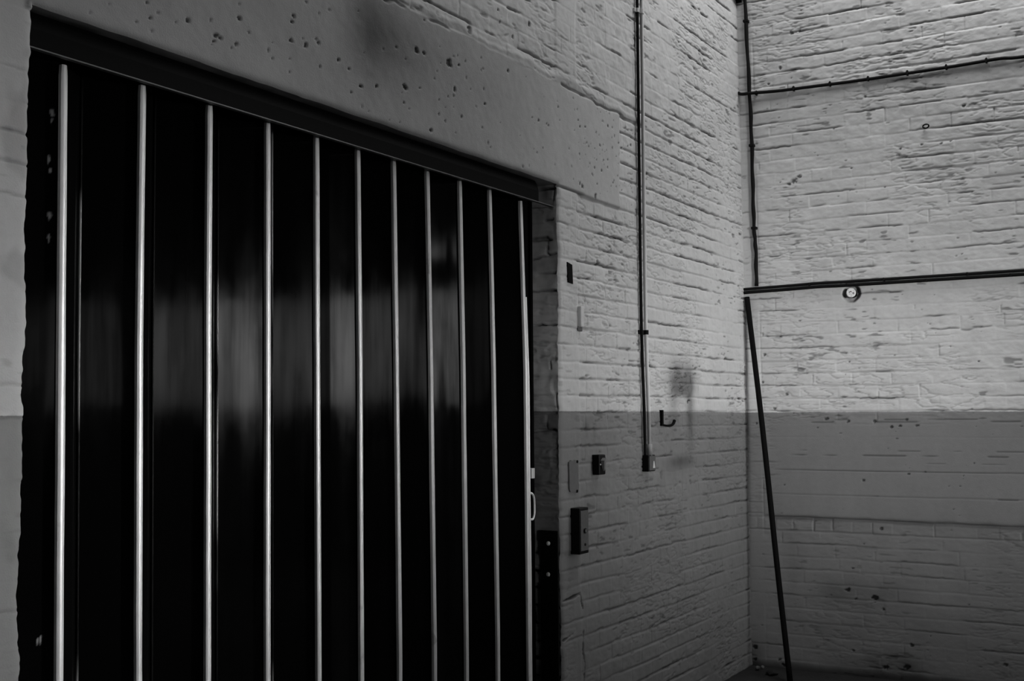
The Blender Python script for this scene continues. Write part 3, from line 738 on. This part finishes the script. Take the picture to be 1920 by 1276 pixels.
sw = empty('isolator_switch', (0, 0, 0), 'small black switch box with a slanted lever right of the grey cover plate', 'switch')
box('housing', (-2.078, -2.010, -.034, .006, 1.222, 1.312), M_BOX, sw, .005)
bm = bmesh.new()
v1 = [(-2.062, 1.286), (-2.044, 1.298), (-2.022, 1.254), (-2.040, 1.238)]
a = [bm.verts.new((x, -.033, z)) for x, z in v1]; b = [bm.verts.new((x + .002, -.052 if i < 2 else -.040, z)) for i, (x, z) in enumerate(v1)]
for i in range(4): bm.faces.new((a[i], a[(i + 1) % 4], b[(i + 1) % 4], b[i]))
bm.faces.new(b)
bm.faces.new(a[::-1])
bm_obj('lever', bm, M_LEVER, sw)
cyl('screw', (-2.0, -.001, 1.29), (-2.066, -.0365, 1.268), .003, M_BOLT, sw, 8) if False else cyl('screw', (-2.066, -.032, 1.268), (-2.066, -.0365, 1.268), .0035, M_BOLT, sw, 10)

jb = empty('junction_box', (0, 0, 0), 'small grey metal outlet box at the foot of the pale conduit', 'box')
box('housing', (-1.535, -1.452, -.034, .006, 1.212, 1.292), M_BOX, jb, .004)
box('lid', (-1.530, -1.457, -.038, -.0335, 1.217, 1.287), M_GREY, jb, .0015)
wedge_plate('label', [(-1.492, 1.228), (-1.466, 1.228), (-1.476, 1.262), (-1.484, 1.262)], -.0375, -.0388, M_PALE, jb)

cd = empty('conduit', (0, 0, 0), 'pale painted conduit pipe running straight up the brick wall near the corner', 'pipe')
PIPE = [(-1.494, 1.285), (-1.496, 1.40), (-1.499, 1.52), (-1.512, 1.75), (-1.519, 2.0), (-1.519, 2.5), (-1.517, 3.0), (-1.515, 3.5), (-1.515, 4.3)]
tube('pipe', [(x, -.022, z) for x, z in PIPE], .0092, M_COND, cd, 14, 5)
wr_ = tube('shade_strip', [(x - .0305, -.0125, z) for x, z in PIPE], .0074, M_CABLE, cd, 10, 5)  # dark strip added to stand in for the shade beside the pipe
wr_['label'] = 'dark strip for the shade along the left of the pipe'
cyl('coupling', (-1.494, -.022, 1.288), (-1.495, -.022, 1.345), .0128, M_COND, cd, 16)
for x, z in ((-1.516, 3.50), (-1.516, 1.893)):
    bm = bmesh.new(); add_cyl(bm, (x, -.022, z - .011), (x, -.022, z + .011), .0128, 16)
    add_box(bm, x - .052, x + .028, -.010, .006, z - .010, z + .010, .002); add_cyl(bm, (x - .0305, -.0125, z - .010), (x - .0305, -.0125, z + .010), .0105, 12)
    bm_obj('saddle_clip', bm, M_CABLE if z < 3 else M_COND, cd)

hk = empty('wall_hook', (0, 0, 0), 'black iron hook on the wall at the paint line right of the conduit', 'hook')
box('back_bar', (-1.312, -1.292, -.014, .006, 1.432, 1.512), M_BLACK, hk, .003)
tube('prong', [(-1.302, -.012, 1.437), (-1.262, -.018, 1.432), (-1.222, -.022, 1.433), (-1.196, -.024, 1.441), (-1.180, -.025, 1.458)], lambda t: .0045 + .004 * t, M_BLACK, hk, 10, 6)

# ------------------------------------------------------------------ cables and fittings on the end wall
def onw(y, z, off): return (float(lean(z)) - off, y, z)
vc = [(-.050, 4.30), (-.058, 4.008), (-.069, 3.51), (-.076, 3.181), (-.076, 2.855), (-.077, 2.595), (-.084, 2.465), (-.083, 2.250)]
c = empty('cable', (0, 0, 0), 'thick black cable hanging down the end wall close to the corner', 'cable')
def jit(i): return .002 * math.sin(i * 2.3)
pts = catmull([onw(y, z, .017) for y, z in vc], 10)
bm = bmesh.new(); add_tube(bm, [p + Vector((0, .0016 * math.sin(i * .9), 0)) for i, p in enumerate(pts)], lambda t: .0112 + .0012 * math.sin(t * 70), 12)
bm_obj('sheath', bm, M_CABLE, c, True)
for z in (3.86, 3.10, 2.60):
    y = float(np.interp(z, [q[1] for q in vc][::-1], [q[0] for q in vc][::-1]))
    bm = bmesh.new(); x = float(lean(z)); add_box(bm, x - .031, x + .004, y - .016, y + .016, z - .008, z + .008, .003); bm_obj('clip', bm, M_CABLE, c)
uc = [(.000, 3.432, .012), (-.015, 3.421, .020), (-.045, 3.412, .040), (-.075, 3.411, .042), (-.13, 3.412, .026), (-.25, 3.4075, .015), (-.45, 3.404, .014), (-.681, 3.400, .014), (-.95, 3.400, .014), (-1.271, 3.402, .014), (-1.48, 3.407, .014), (-1.62, 3.398, .014), (-2.2, 3.40, .014), (-3.0, 3.40, .014)]
c = empty('cable', (0, 0, 0), 'black clipped cable running across the end wall high above the paint line', 'cable')
tube('sheath', [onw(y, z, o) for y, z, o in uc], .0095, M_CABLE, c, 12, 8)
for y in (-.112, -.340, -.556, -.776, -.995, -1.205, -1.415, -1.62):
    z = float(np.interp(-y, [-q[0] for q in uc], [q[1] for q in uc])); x = float(lean(z))
    bm = bmesh.new(); add_box(bm, x - .026, x + .004, y - .005, y + .005, z - .011, z + .012, .002); add_cyl(bm, (x + .004, y, z + .014), (x - .016, y, z + .014), .0048, 8)
    bm_obj('clip', bm, M_CABLE, c)
for nm, dz, off, lab in (('cable', .0075, .012, 'upper of the two black cables running together across the end wall over the boss'), ('cable', -.0125, .0125, 'lower of the two black cables running together across the end wall over the boss')):
    c = empty(nm, (0, 0, 0), lab, 'cable', None)
    lc = [(-.002, 2.228), (-.06, 2.229), (-.276, 2.234), (-.45, 2.236), (-.622, 2.237), (-.951, 2.236), (-1.237, 2.238), (-1.562, 2.238), (-2.2, 2.238), (-3.0, 2.238)]
    w = 1 if dz > 0 else -1
    pts = [onw(y, z + dz + .0012 * math.sin(i * 2.7), off) for i, (y, z) in enumerate(lc)]
    tube('sheath', pts, .0088 if dz > 0 else .0100, M_CABLE, c, 12, 8)
    for y in ((-.40, -.83, -1.28) if dz > 0 else (-.18, -.62, -1.06, -1.50)):
        z = float(np.interp(-y, [-q[0] for q in lc], [q[1] for q in lc])) + dz; x = float(lean(z))
        bm = bmesh.new(); add_box(bm, x - .024, x + .004, y - .006, y + .006, z - .0088, z + .0088, .003); bm_obj('clip', bm, M_CABLE, c)

bs = empty('wall_boss', (0, 0, 0), 'round pale chipped boss in a dark hole under the paired cables', 'boss')
x = float(lean(2.179))
cyl('body', (x + .034, -.640, 2.178), (x - .016, -.644, 2.178), .027, M_BLACK, bs, 28)
bm = bmesh.new(); add_cyl(bm, (x - .016, -.644, 2.178), (x - .021, -.6445, 2.178), .0272, 28, .0245); bm_obj('face', bm, M_CHIPPED, bs)
for (dy, dz) in ((-.014, -.002), (.010, .003), (.001, .006)):
    cyl('screw_hole', (x - .020, -.6445 + dy, 2.178 + dz), (x - .0222, -.6445 + dy, 2.178 + dz), .0034, M_BLACK, bs, 8)

ey = empty('screw_eye', (0, 0, 0), 'small dark iron ring eye on the upper end wall below the high cable', 'fitting')
x = float(lean(3.084))
bm = bmesh.new()
ring = [(x - .020 + .004 * math.cos(t), -1.087 + .017 * math.cos(t), 3.086 + .011 * math.sin(t)) for t in np.linspace(0, 2 * math.pi, 19)]
add_tube(bm, ring, .0042, 8); bm_obj('ring', bm, M_BLACK, ey, True)
cyl('shank', (x + .010, -1.078, 3.082), (x - .020, -1.072, 3.084), .0045, M_GREY, ey, 8)
bk = empty('corner_bracket', (0, 0, 0), 'dark steel bracket at the very top of the corner between the two walls', 'bracket')
x = float(lean(4.05))
bm = bmesh.new()
pr = [(x + .02, .02, 3.988), (x - .09, -.004, 4.02), (x - .12, -.004, 4.16), (x + .02, .02, 4.16)]
pq = [(x + .02, -.004, 3.988), (x - .05, -.030, 4.02), (x - .06, -.060, 4.16), (x + .02, -.090, 4.16)]
pr = [(-.075, 4.000), (-.052, 3.982), (-.052, 4.16), (-.20, 4.16), (-.16, 4.03)]
a = [bm.verts.new((px, .004, pz)) for px, pz in pr]; b = [bm.verts.new((px, -.035, pz)) for px, pz in pr]
for i in range(5): bm.faces.new((a[i], a[(i + 1) % 5], b[(i + 1) % 5], b[i]))
bm.faces.new(a); bm.faces.new(b[::-1])
bm_obj('web', bm, M_BLACK, bk)
box('flange', (-.135, -.113, -.075, .004, 4.060, 4.16), M_BLACK, bk, .003)

# ------------------------------------------------------------------ pole leaning in the corner
pole = tube('pole', [(-.340, -.338, .004), (-.25, -.250, .60), (-.135, -.140, 1.40), (-.030, -.024, 2.186)], .0158, M_BLACK, None, 14, 8)
tag(pole, 'long thin black pole leaning upright in the corner against the end wall', 'pole')

# ------------------------------------------------------------------ rubble on the floor in the corner
def chunk(loc, s, seed, lab, mat=M_RUB):
    bm = bmesh.new(); bmesh.ops.create_icosphere(bm, subdivisions=2, radius=1)
    rs = np.random.RandomState(seed)
    for v in bm.verts:
        k = .72 + .5 * float(vn(np.array(v.co.x * 1.6 + seed), np.array(v.co.y * 1.6 + v.co.z), seed))
        v.co = Vector((v.co.x * s[0] * k, v.co.y * s[1] * k, v.co.z * s[2] * k))
    zmin = min(v.co.z for v in bm.verts)
    for v in bm.verts: v.co += Vector((loc[0], loc[1], -zmin + .0))
    return tag(bm_obj('rubble', bm, mat), lab, 'rubble', 'rubble in the corner')
chunk((-.115, -.075), (.018, .012, .012), 3, 'small pale chip of masonry on the floor nearest the gate wall')
chunk((-.060, -.085), (.012, .010, .009), 4, 'tiny pale chip of masonry right in the corner of the floor')
chunk((-.190, -.185), (.045, .035, .014), 5, 'flat grey lump of debris on the floor left of the pole', M_FLOOR)

# ------------------------------------------------------------------ put every origin where its thing stands
def set_origin(o, c):
    o.data.transform(Matrix.Translation(-c)); o.location = c
for r in [o for o in COL.objects if o.parent is None and o.get('category')]:
    ms = [o for o in ([r] + list(r.children)) if o.type == 'MESH']
    co = [v.co for o in ms for v in o.data.vertices]
    lo = Vector([min(c[i] for c in co) for i in range(3)]); hi = Vector([max(c[i] for c in co) for i in range(3)])
    base = Vector(((lo.x + hi.x) / 2, (lo.y + hi.y) / 2, lo.z))
    if r.type == 'MESH':
        set_origin(r, base)
    else:
        r.location = base
        for ch in r.children:
            cc = [v.co for v in ch.data.vertices]
            m = Vector([(min(c[i] for c in cc) + max(c[i] for c in cc)) / 2 for i in range(3)])
            set_origin(ch, m); ch.location = m - base
